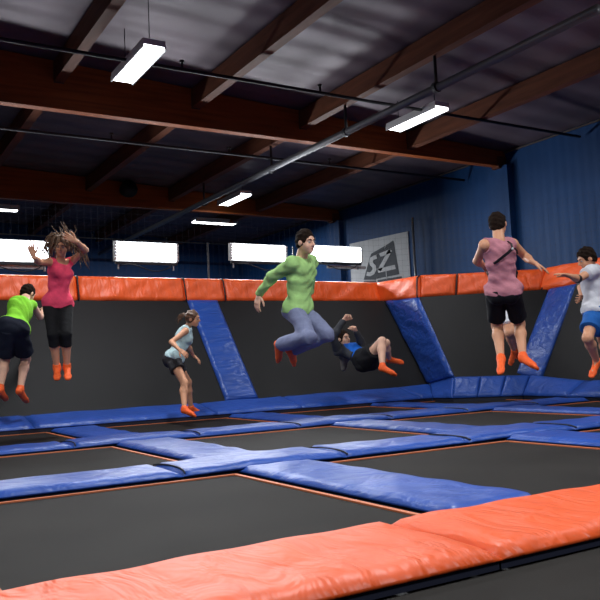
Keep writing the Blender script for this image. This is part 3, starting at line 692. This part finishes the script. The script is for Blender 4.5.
def build_body(P, skin, hands, socks=.045, h=.0085):
    S = SDF(.03); torso(S, P, -.004)
    for q in 'RL': arm_up(S, P, q); arm_lo(S, P, q); leg(S, P, q); foot(S, P, q)
    parts = []
    w = headsdf(S, P)
    M = P.Hm
    S.cut(hole(w(.030, .099, .004), .0125*P.s)); S.cut(hole(w(-.030, .099, .004), .0125*P.s))
    parts.append(S.mesh(h))
    for q in 'RL':
        c = hands[q]; wr = P.J['wrist'+q]; d = unit(wr-P.J['elbow'+q])
        if c.get('dir') is not None: d = cdir(c['dir'])
        Hs = hand(wr+d*.012*P.s, d, cdir(c['palm']), P.s*(.92 if P.fem else 1.0), c.get('thumb', 1), c.get('curl', .3))
        parts.append(Hs.mesh(.0042))
    V, Fq = merge(parts); link('body', V, Fq, skin, P.e, True)
    s = P.s*.98
    for sg in (1, -1):
        V, Fq = SDF(.001).ell(w(sg*.030, .077, .004), (.0118*s,)*3).mesh(.003); link('eye', V, Fq, EYEW, P.e, True)
        V, Fq = SDF(.001).ell(w(sg*.030, .0865, .003), (.0062*s,)*3).mesh(.002); ir = link('iris', V, Fq, EYED, P.e, True)
        V, Fq = SDF(.004).cap(w(sg*.014, .094, .026), w(sg*.032, .092, .034), .004*s).cap(w(sg*.032, .092, .034), w(sg*.05, .077, .029), .004*s, .0025*s).mesh(.0028); link('eyebrow', V, Fq, HAIRD if not P.fem else HAIRR, P.e, True)
    V, Fq = SDF(.004).cap(w(-.019, .083, -.056), w(0, .091, -.0535), .004*s, .0055*s).cap(w(0, .091, -.0535), w(.019, .083, -.056), .0055*s, .004*s).cap(w(-.013, .086, -.063), w(.013, .086, -.063), .0055*s).mesh(.0028)
    link('lips', V, Fq, LIPM, P.e, True)
    for q in 'RL':
        S = SDF(.02); foot(S, P, q, .004); an, kn = P.J['ankle'+q], P.J['knee'+q]; u = unit(kn-an)
        S.cap(an, an+u*.12, .037*P.s+.004, .043*P.s+.004); S.cut(plane(an+u*socks, u)); S.disp = wrinkle(.0012, 5, 40)
        V, Fq = S.mesh(.007); link('sock', V, Fq, SOCK, P.e, True)
    return w
def haircap(P, w, material, g=.011, back=-.05, face=(.076, .085, .088), facec=(0, .098, -.014), rough=.004, top=.0, seed=1, extra=None):
    S = SDF(.02); s = P.s*.98; M = P.Hm
    S.ell(w(0, -.016, .03+top), tuple((q+g)*s for q in (.076, .094, .09)), M); S.ell(w(0, -.045, -.01), tuple((q+g)*s for q in (.066, .06, .07)), M)
    if extra: extra(S)
    S.cut(hole_ell(w(*facec), tuple(q*s for q in face), M)); S.cut(plane(w(0, -.03, back), -M[2]+.55*M[1]))
    for sg in (1, -1): S.cut(hole_ell(w(sg*.085, .002, -.012), (.02*s, .026*s, .034*s), M))
    r = np.random.RandomState(seed); ph = r.rand(6)*6.28
    S.disp = lambda X, Y, Z: rough*(np.sin(95*X+40*Z+ph[0])*np.sin(80*Y+30*X+ph[1])+.7*np.sin(130*Z+ph[2]+60*X))
    V, Fq = S.mesh(.006); return link('hair', V, Fq, material, P.e, True)
def locks(P, curves, r0, material, name='hair_strands'):
    mb = MB()
    for c in curves: mb.tube(c, [r0*(1-.85*(i/(len(c)-1))**1.5) for i in range(len(c))], 5)
    return mb.obj(name, material, P.e, True)
def shirt(P, material, name='shirt', sleeve=None, g=.014, hem=-.02, neckr=.062, tank=0, amp=.0055, seed=1, wd=None, flare=.022, hems=None, ramp=None, neckdrop=0):
    J, s = P.J, P.s; S = SDF(.04); torso(S, P, g, k=.045); up = P.up
    S.ell(J['pelvis']+up*.01*s, ((.165)*s+g+flare, .118*s+g+flare, .13*s), P.Th, k=.05)
    S.disp = wrinkle(amp, seed, dirv=wd if wd is not None else up+.6*P.rt)
    if sleeve is not None:
        for q in 'RL':
            if sleeve <= 1:
                a, b = J['sh'+q], J['elbow'+q]; S.cap(a, a+(b-a)*sleeve*.7, .056*s+g, .052*s+g, k=.03); S.tubef(a, a+(b-a)*sleeve, .05*s+g, .053*s+g, k=.02)
            else:
                arm_up(S, P, q, g*1.0); arm_lo(S, P, q, g*.8, sleeve-1)
    hd = J['pelvis']+up*hem*s
    S.cut(plane(hd, -up if hems is None else -unit(up+hems)))
    S.cut(hole(J['neck']+up*(.055-.0)*s+P.fw*(.03+neckdrop*.5)*s-up*neckdrop*s, (neckr+.02)*s))
    if tank:
        for q, sg in (('R', 1), ('L', -1)):
            S.cut(hole_ell(J['sh'+q]+P.rt*sg*(.055-tank)*s+up*.02*s, (.068*s, .15*s, .115*s), P.T))
    V, Fq = S.mesh(.0085); return link(name, V, Fq, material, P.e, True)
def shorts(P, material, length=.8, r0=.115, r1=.115, g=.02, waist=.03, amp=.005, seed=3, name='shorts', shell=.016, full=False, hz=.0085):
    J, s = P.J, P.s; S = SDF(.035); up = P.up
    S.ell(J['pelvis']+up*.02*s, (.168*s+g, .128*s+g, .13*s+g), P.Th)
    for q, sg in (('R', 1), ('L', -1)):
        S.ell(J['pelvis']-up*.02*s-P.fh*.056*s+P.rh*sg*.065*s, (.092*s+g, .092*s+g, .098*s+g), P.Th)
        a, b = J['hip'+q], J['knee'+q]; S.tubef(a-(b-a)*.05, a+(b-a)*min(1.1, length), r0*s, r1*s, k=.012)
    S.disp = wrinkle(amp, seed, 20); S.shell = shell
    S.cut(plane(J['pelvis']+up*waist*s, up))
    V, Fq = S.mesh(hz); return link(name, V, Fq, material, P.e, True)
def legpiece(P, material, q, t0, t1, g, name, amp=.002): pass
N0 = dict(palm=(0, 0, 1), curl=.3)
# ---- person in pink top
P1 = person(dict(H=1.66, fem=True, depth=8.6, pelvis=(58, 304), neck=(60, 260, '+'), head=(62.3, 246, '-'), face=(.05, -.28, .95),
    shR=(49, 262, '-'), shL=(72, 261, '+'), elbowR=(39, 262, '-'), wristR=(33.5, 256.5, '-'), elbowL=(85.5, 250, '-'), wristL=(76.5, 241.5, '-'),
    hipR=(50.5, 306, '+'), hipL=(65.5, 306, '+'), kneeR=(53, 334, '-'), kneeL=(66, 334, '-'), ankleR=(57, 368, '+'), ankleL=(67, 367.5, '+'),
    toeR=(57, 378, '-'), toeL=(68, 378, '-'), label='jumping person in a pink tank top with wild flying hair and black leggings'))
w = build_body(P1, SKIN, dict(R=dict(dir=(-.2, .95, .2), palm=(.2, .1, 1), curl=.25, thumb=1), L=dict(dir=(-.85, .45, .2), palm=(.1, .1, 1), curl=.22, thumb=1)), socks=.05)
PINK = cloth('pink_knit', (.92, .075, .15)); shirt(P1, PINK, 'tank_top', hem=-.05, tank=.012, neckr=.075, amp=.0055, seed=3, flare=-.006, g=.010, neckdrop=.03)
BLK = cloth('black_jersey', (.007, .007, .008))
def leggings(P, material, tl, name='leggings'):
    S = SDF(.03); J, s = P.J, P.s; S.ell(J['pelvis']+P.up*.02*s, (.158*s+.006, .105*s+.006, .12*s), P.Th); S.disp = wrinkle(.0012, 4, 30)
    for q, sg in (('R', 1), ('L', -1)):
        S.ell(J['pelvis']-P.up*.02*s-P.fh*.05*s+P.rh*sg*.065*s, (.09*s, .09*s, .095*s), P.Th)
        h_, k_, a_ = J['hip'+q], J['knee'+q], J['ankle'+q]; S.cap(h_, k_, .084*s+.006, .057*s+.006); S.tubef(k_-(a_-k_)*.04, k_+(a_-k_)*tl, .056*s+.005, .058*s+.005, k=.02)
    V, Fq = S.mesh(.008); link(name, V, Fq, material, P.e, True)
leggings(P1, BLK, .34)
haircap(P1, w, HAIRB, g=.018, back=-.10, rough=.006, face=(.056, .07, .08))
r = np.random.RandomState(11); cur = []; low = []
Z3 = np.array([0, 0, 1.]); M1 = P1.Hm
for i in range(230):
    th = r.uniform(-math.pi, math.pi); zt = r.uniform(0, .105); sx = math.sin(th); cy = -math.cos(th)
    if cy > .1 and zt < .095: continue
    rr = math.sqrt(max(.05, 1-(zt/.115)**2)); p0 = w(sx*.08*rr, cy*.098*rr-.014, .025+zt*.9)
    out = M1[0]*sx*rr+M1[1]*cy*rr*.8+M1[2]*(zt/.115)
    up_ = r.rand() < .2
    if up_: L = r.uniform(.08, .2); fin = Z3*r.uniform(.1, .7)-RT*r.uniform(.2, 1.1)+out*.5
    else: L = r.uniform(.22, .40); fin = -Z3*1.3+M1[0]*np.sign(sx)*.3-M1[1]*.05
    q = p0; cv = [p0]; ph1 = r.rand()*6.3
    for k_ in range(1, 11):
        t = (k_/10)**.6; wv = (M1[0]*math.sin(k_*1.3+ph1)+M1[1]*math.cos(k_*1.1+ph1))*.32
        q = q+unit(out*(1-t)*1.0+fin*t+wv*t+r.randn(3)*.06)*L/10; cv.append(q)
    cur.append(cv)
locks(P1, cur, .0075, HAIRB)
# ---- person in green tank
P2 = person(dict(H=1.68, depth=9.1, pelvis=(13, 329), neck=(25, 301, '+'), head=(28, 293.5, '+'), face=(.35, -.5, -.8), hup=(.25, .75, -.5),
    shL=(14.5, 304, '-'), shR=(32, 305, '+'), elbowR=(40, 317, '+'), wristR=(43.5, 310, '+'), elbowL=(11, 318, '+'), wristL=(18, 323, '+'),
    hipL=(8, 331, '-'), hipR=(19, 331, '-'), kneeR=(26, 359, '+'), kneeL=(5, 360, '+'), ankleR=(20, 390, '-'), ankleL=(0, 389, '-'),
    toeR=(27, 401, '+'), toeL=(6, 399, '+'), label='jumping person in a bright green tank top and navy shorts seen from behind at left'))
w = build_body(P2, SKINP, dict(R=dict(palm=(0, -1, 0), curl=.4), L=dict(palm=(0, -1, 0), curl=.4, thumb=-1)), socks=.05)
shirt(P2, cloth('lime_jersey', (.25, .66, .04)), 'tank_top', hem=-.05, tank=.0, neckr=.055, seed=5, flare=.03)
NAVYC = cloth('navy_shorts_cloth', (.008, .011, .022)); shorts(P2, NAVYC, length=.80, r0=.104, r1=.112, g=.032)
haircap(P2, w, HAIRD, g=.008, seed=2, rough=.003)
# white stripe trim on the shorts hem
# ---- person grey top
P3 = person(dict(H=1.50, fem=True, depth=9.7, pelvis=(174, 359.5), neck=(187, 327.5, '+'), head=(193, 318.5, '-'), face=(.96, -.12, .25),
    shR=(185.5, 331, '-'), shL=(188.5, 330, '+'), elbowR=(171.5, 342, '-'), wristR=(179, 349.5, '-'), elbowL=(188, 345, '+'), wristL=(193.5, 355.5, '+'),
    hipR=(173, 361, '-'), hipL=(175, 361, '+'), kneeR=(184.5, 383, '-'), kneeL=(188, 382, '+'), ankleR=(184.5, 409, '-'), ankleL=(191, 407.5, '+'),
    toeR=(195, 415, '-'), toeL=(201, 413, '+'), label='person in pale blue-grey tank top and dark shorts with ponytail landing by the wall'))
w = build_body(P3, SKIN, dict(R=dict(dir=(.8, -.5, .3), palm=(0, -.6, -.6), curl=.3, thumb=-1), L=dict(dir=(.75, -.6, .1), palm=(-.3, -.8, 0), curl=.35)), socks=.03)
shirt(P3, cloth('pale_blue_knit', (.42, .56, .58)), 'tank_top', hem=-.03, tank=.012, neckr=.07, seed=7, flare=.002, neckdrop=.02)
shorts(P3, cloth('charcoal_shorts', (.035, .033, .036)), length=.42, r0=.1, r1=.108, g=.012)
haircap(P3, w, HAIRR, g=.012, seed=3, back=-.07, rough=.004)
cur = []
for i in range(34):
    p0 = w(r.uniform(-.01, .01), -.1, .03+r.uniform(-.012, .012)); q = p0; cv = [q]; L = r.uniform(.13, .2); v = -P3.Hm[1]*.8+np.array([0, 0, .35]); fin = -P3.Hm[1]*.25+np.array([0, 0, -1.])
    for k_ in range(1, 9): t = k_/8; q = q+unit(v*(1-t)+fin*t+r.randn(3)*.18)*L/8; cv.append(q)
    cur.append(cv)
locks(P3, cur, .008, HAIRR, 'ponytail')
# ---- person in green long sleeve
P4 = person(dict(H=1.83, depth=8.1, pelvis=(298.5, 309), neck=(301.5, 256, '+'), head=(306, 242, '-'), face=(.70, -.10, .70),
    shR=(291.5, 263.5, '-'), shL=(311, 262, '+'), elbowR=(272, 277, '+'), wristR=(259.5, 294, '+'), elbowL=(309, 286, '+'), wristL=(306, 303, '+'),
    hipR=(296, 312, '-'), hipL=(302, 312, '+'), kneeR=(309, 337, '-'), kneeL=(327, 334, '-'), ankleR=(280, 345, '+'), ankleL=(292, 350, '+'),
    toeR=(279.5, 361, '+'), toeL=(295.5, 364, '+'), label='airborne person in a green long sleeve shirt and grey-blue trousers, centre of the photo'))
w = build_body(P4, SKINP, dict(R=dict(dir=(-.25, -1, .1), palm=(.6, -.1, -.6), curl=.32, thumb=1), L=dict(palm=(0, -1, 0), curl=.4)), socks=.06)
shirt(P4, cloth('green_jersey', (.35, .58, .20)), 'long_sleeve_shirt', sleeve=1.97, hem=-.04, neckr=.052, seed=9, amp=.008, g=.016, flare=.004)
def trousers(P, material):
    S = SDF(.035); J, s = P.J, P.s; S.ell(J['pelvis']+P.up*.02*s, (.16*s+.012, .11*s+.012, .125*s), P.Th); S.disp = wrinkle(.007, 8, 17)
    for q, sg in (('R', 1), ('L', -1)):
        S.ell(J['pelvis']-P.up*.02*s-P.fh*.05*s+P.rh*sg*.065*s, (.095*s, .095*s, .1*s), P.Th)
        h_, k_, a_ = J['hip'+q], J['knee'+q], J['ankle'+q]; S.cap(h_, k_, .097*s, .074*s); S.tubef(k_-(a_-k_)*.03, k_+(a_-k_)*.95, .070*s, .074*s, k=.04);
    V, Fq = S.mesh(.009); link('trousers', V, Fq, material, P.e, True)
trousers(P4, cloth('grey_blue_denim', (.19, .21, .33)))
haircap(P4, w, HAIRD, g=.009, seed=4, top=.004, rough=.004, facec=(0, .1, -.018))
# wrist band
bd = MB(); a, b = P4.J['elbowR'], P4.J['wristR']; bd.tube([a+(b-a)*.985, a+(b-a)*1.03], .032, 12); bd.obj('wristband', cloth('white_band', (.6, .6, .6)), P4.e, True)
# ---- person on his back
P5 = person(dict(H=1.78, depth=11.0, pelvis=(366, 359), neck=(346, 348, '+'), head=(343.5, 338.5, '-'), face=(.62, .15, .7), hup=(-.15, .95, 0),
    shR=(338, 351, '-'), shL=(352, 350, '+'), elbowR=(333, 336, '-'), wristR=(344, 320, '-'), elbowL=(362, 344, '-'), wristL=(356, 331.5, '-'),
    hipR=(365, 361, '-'), hipL=(367, 357, '+'), kneeR=(382, 341, '-'), kneeL=(386, 343, '+'), ankleR=(382.5, 367, '-'), ankleL=(389.5, 359.5, '+'),
    toeR=(396, 374, '-'), toeL=(403, 362, '+'), label='person falling backwards with raised fists, blue shirt, grey jacket and black shorts'))
w = build_body(P5, SKINP, dict(R=dict(palm=(.6, 0, .6), curl=1.25), L=dict(palm=(-.5, 0, .7), curl=1.25, thumb=-1)), socks=.05)
shirt(P5, cloth('royal_blue_knit', (.01, .12, .55)), 'shirt', hem=.06, neckr=.055, seed=11, g=.006)
JK = cloth('grey_jacket_cloth', (.05, .052, .06))
S = SDF(.04); torso(S, P5, .022); S.disp = wrinkle(.005, 12, 18)
S.ell(P5.J['pelvis']+P5.up*.18, (.17, .1, .15), P5.T)
S.cut(plane(P5.J['pelvis']+P5.up*.14, -P5.up)); S.cut(hole(P5.J['neck']+P5.up*.06, .085))
S.cut(hole_ell(P5.J['pelvis']+P5.up*.33+P5.fw*.13-FW*.10, (.13, .15, .36), P5.T))
pj = [S.mesh(.009)]
S = SDF(.03); S.disp = wrinkle(.004, 13, 20)
for q in 'RL': arm_up(S, P5, q, .016); arm_lo(S, P5, q, .013, .97)
pj.append(S.mesh(.009))
V, Fq = merge(pj); link('jacket', V, Fq, JK, P5.e, True)
# loose jacket hood hanging below the neck
S = SDF(.03); nk = P5.J['neck']; S.ell(nk-P5.fw*.12-P5.up*.02, (.1, .07, .09), P5.T); S.cap(nk-P5.fw*.12, nk-P5.fw*.2-np.array([0, 0, .12]), .07, .04); S.disp = wrinkle(.006, 15, 20)
V, Fq = S.mesh(.009); link('hood', V, Fq, cloth('grey_hood_cloth', (.12, .11, .10)), P5.e, True)
shorts(P5, cloth('black_shorts_cloth', (.008, .008, .01)), length=.5, r0=.13, r1=.125, g=.03, waist=.16, amp=.005)
haircap(P5, w, HAIRD, g=.010, seed=5, back=-.08)
# ---- person in pink tank from behind
P6 = person(dict(H=1.84, depth=8.15, pelvis=(503.5, 291), neck=(499, 240, '-'), head=(498, 224.5, '+'), face=(.5, -.05, -.85),
    shL=(484.5, 245, '-'), shR=(512.5, 244, '+'), elbowL=(477, 261, '+'), wristL=(484, 266, '+'), elbowR=(526, 257, '+'), wristR=(532.5, 262, '-'),
    hipL=(495, 294, '-'), hipR=(513, 294, '-'), kneeL=(497, 326, '+'), kneeR=(519.5, 324, '+'), ankleL=(501, 359, '-'), ankleR=(523, 357, '-'),
    toeL=(500.5, 372, '-'), toeR=(537, 367, '-'), label='jumping person seen from behind in a pink tank top with black shoulder strap and shorts'))
w = build_body(P6, SKIN, dict(L=dict(palm=(0, -.5, 1), curl=.4, thumb=-1), R=dict(dir=(.85, -.45, .1), palm=(0, -1, -.2), curl=.2, thumb=-1)), socks=.045)
shirt(P6, cloth('dusty_pink_knit', (.50, .20, .24)), 'tank_top', hem=-.03, flare=.010, tank=.008, neckr=.062, seed=13, amp=.0075, wd=np.array([.3, -.3, 1]))
shorts(P6, cloth('black_basketball_shorts', (.007, .007, .009)), length=.78, r0=.092, r1=.092, g=.006, amp=.004)
haircap(P6, w, HAIRD, g=.011, seed=6, rough=.004, back=-.04)
# strap
def surf_pts(P, pts, g=.02):
    """pts in torso frame (right, up fraction) on the back"""
    out = []
    for x, u, side in pts:
        L = np.linalg.norm(P.J['neck']-P.J['pelvis']); hw = .165*P.s; y = math.sqrt(max(0, 1-(x/hw)**2))*.112*P.s+g
        out.append(P.J['pelvis']+P.up*L*u+P.rt*x-P.fw*y*side)
    return out
def ribbon(pts, wd, th, material, e, nrmv, name):
    V = []; Fq = []; n = len(pts)
    for i, p in enumerate(pts):
        t = unit(pts[min(i+1, n-1)]-pts[max(i-1, 0)]); nn = nrmv[i] if isinstance(nrmv, list) else nrmv; sdv = unit(np.cross(t, nn)); nn = unit(np.cross(sdv, t))
        for a, b in ((-1, -1), (1, -1), (1, 1), (-1, 1)): V.append(p+sdv*a*wd/2+nn*b*th/2)
    for i in range(n-1):
        for k_ in range(4): Fq.append((i*4+k_, i*4+(k_+1) % 4, i*4+4+(k_+1) % 4, i*4+4+k_))
    Fq += [(3, 2, 1, 0), tuple((n-1)*4+k_ for k_ in range(4))]
    return link(name, V, Fq, material, e, False)
STR = mat('black_strap', (.006, .006, .008), .6)
L_ = np.linalg.norm(P6.J['neck']-P6.J['pelvis']); s = P6.s
bk = lambda x, u: surf_pts(P6, [(x, u, 1)], .032)[0]
ribbon([bk(-.162, .60), bk(-.14, .64), bk(-.09, .71), bk(-.03, .77), bk(.035, .83)], .030, .006, STR, P6.e, -P6.fw, 'strap')
ribbon([bk(.035, .83), bk(.06, .92)+P6.fw*.03, P6.J['neck']+P6.rt*.07+P6.up*.0+P6.fw*.0], .024, .006, STR, P6.e, -P6.fw, 'strap')
ribbon([bk(.035, .83), bk(.08, .82), bk(.125, .76), bk(.155, .68)], .018, .006, STR, P6.e, -P6.fw, 'strap')
bx = bk(.035, .83); V, Fq = SDF(.004).ell(bx-P6.fw*.004, (.016, .008, .016), P6.T).mesh(.004); o = link('buckle', V, Fq, WHITEM, P6.e, True); o['label'] = 'white strap buckle'
# ---- person in white tee
P7 = person(dict(H=1.75, depth=8.9, pelvis=(595, 311), neck=(591, 267, '+'), head=(586.5, 259, '-'), face=(-.88, -.42, .1), hup=(-.3, .9, 0),
    shL=(592, 271, '-'), shR=(594, 270, '+'), elbowL=(578, 279, '-'), wristL=(570, 276, '-'), elbowR=(581, 285, '+'), wristR=(581, 294, '-'),
    hipL=(594, 314, '-'), hipR=(597, 314, '+'), kneeL=(587.5, 338, '-'), kneeR=(602, 338, '+'), ankleL=(597, 361.5, '+'), ankleR=(608, 362, '+'),
    toeL=(591, 376, '-'), toeR=(602, 374, '+'), label='jumping person with a white T-shirt and blue shorts reaching left at the right edge'))
w = build_body(P7, SKIN, dict(L=dict(dir=(-.9, .2, .3), palm=(0, -1, 0), curl=.2, thumb=-1), R=dict(palm=(-1, 0, 0), curl=.5)), socks=.03)
shirt(P7, cloth('white_tee', (.62, .62, .66), .04), 'shirt', sleeve=.42, hem=-.03, neckr=.055, seed=17, g=.02, flare=.012)
shorts(P7, cloth('blue_shorts', (.012, .10, .36)), length=.66, r0=.106, r1=.11)
haircap(P7, w, HAIRD, g=.014, seed=8, top=.008, rough=.006)
for q, nm in (('L', 'elbow_band'), ('R', 'elbow_band')):
    S = SDF(.01); a, b, c = P7.J['sh'+q], P7.J['elbow'+q], P7.J['wrist'+q]; S.tubef(b-unit(c-b)*.01, b+unit(c-b)*.075, .05, .046)
    V, Fq = S.mesh(.007); link(nm, V, Fq, STR, P7.e, True)
# ---- hidden jumper behind the pink tank person
P8 = person(dict(H=1.72, depth=10.4, pelvis=(507, 307), neck=(502, 271, '+'), head=(500, 262, '+'), face=(.2, -.4, -.8), hup=(0, .9, -.2),
    shL=(493, 274, '-'), shR=(512, 274, '-'), elbowL=(494, 288, '+'), wristL=(500, 292, '+'), elbowR=(510, 288, '+'), wristR=(503, 293, '+'),
    hipL=(502.5, 309, '-'), hipR=(511, 309, '-'), kneeL=(509, 333, '-'), kneeR=(515, 331, '-'), ankleL=(514.5, 351, '+'), ankleR=(520, 346, '+'),
    toeL=(510, 364, '+'), toeR=(516, 357, '+'), label='jumper in white shorts mostly hidden behind the person in the pink tank top'))
w = build_body(P8, SKIN, dict(L=dict(palm=(0, -1, 0), curl=.5, thumb=-1), R=dict(palm=(0, -1, 0), curl=.5)), socks=.05, h=.011)
shirt(P8, BLK, 'shirt', sleeve=.4, hem=0, seed=19)
shorts(P8, cloth('white_shorts', (.75, .75, .78), .04), length=.72, r0=.1, r1=.105)
haircap(P8, w, HAIRD, seed=9)

# ------------------------------------------------------------------ world + exposure
w = bpy.data.worlds.new('world'); sc.world = w; w.use_nodes = True
w.node_tree.nodes['Background'].inputs[0].default_value = (.35, .42, .6, 1); w.node_tree.nodes['Background'].inputs[1].default_value = .02
sc.view_settings.view_transform = 'Standard'; sc.view_settings.look = 'None'; sc.view_settings.exposure = .12; sc.view_settings.gamma = 1
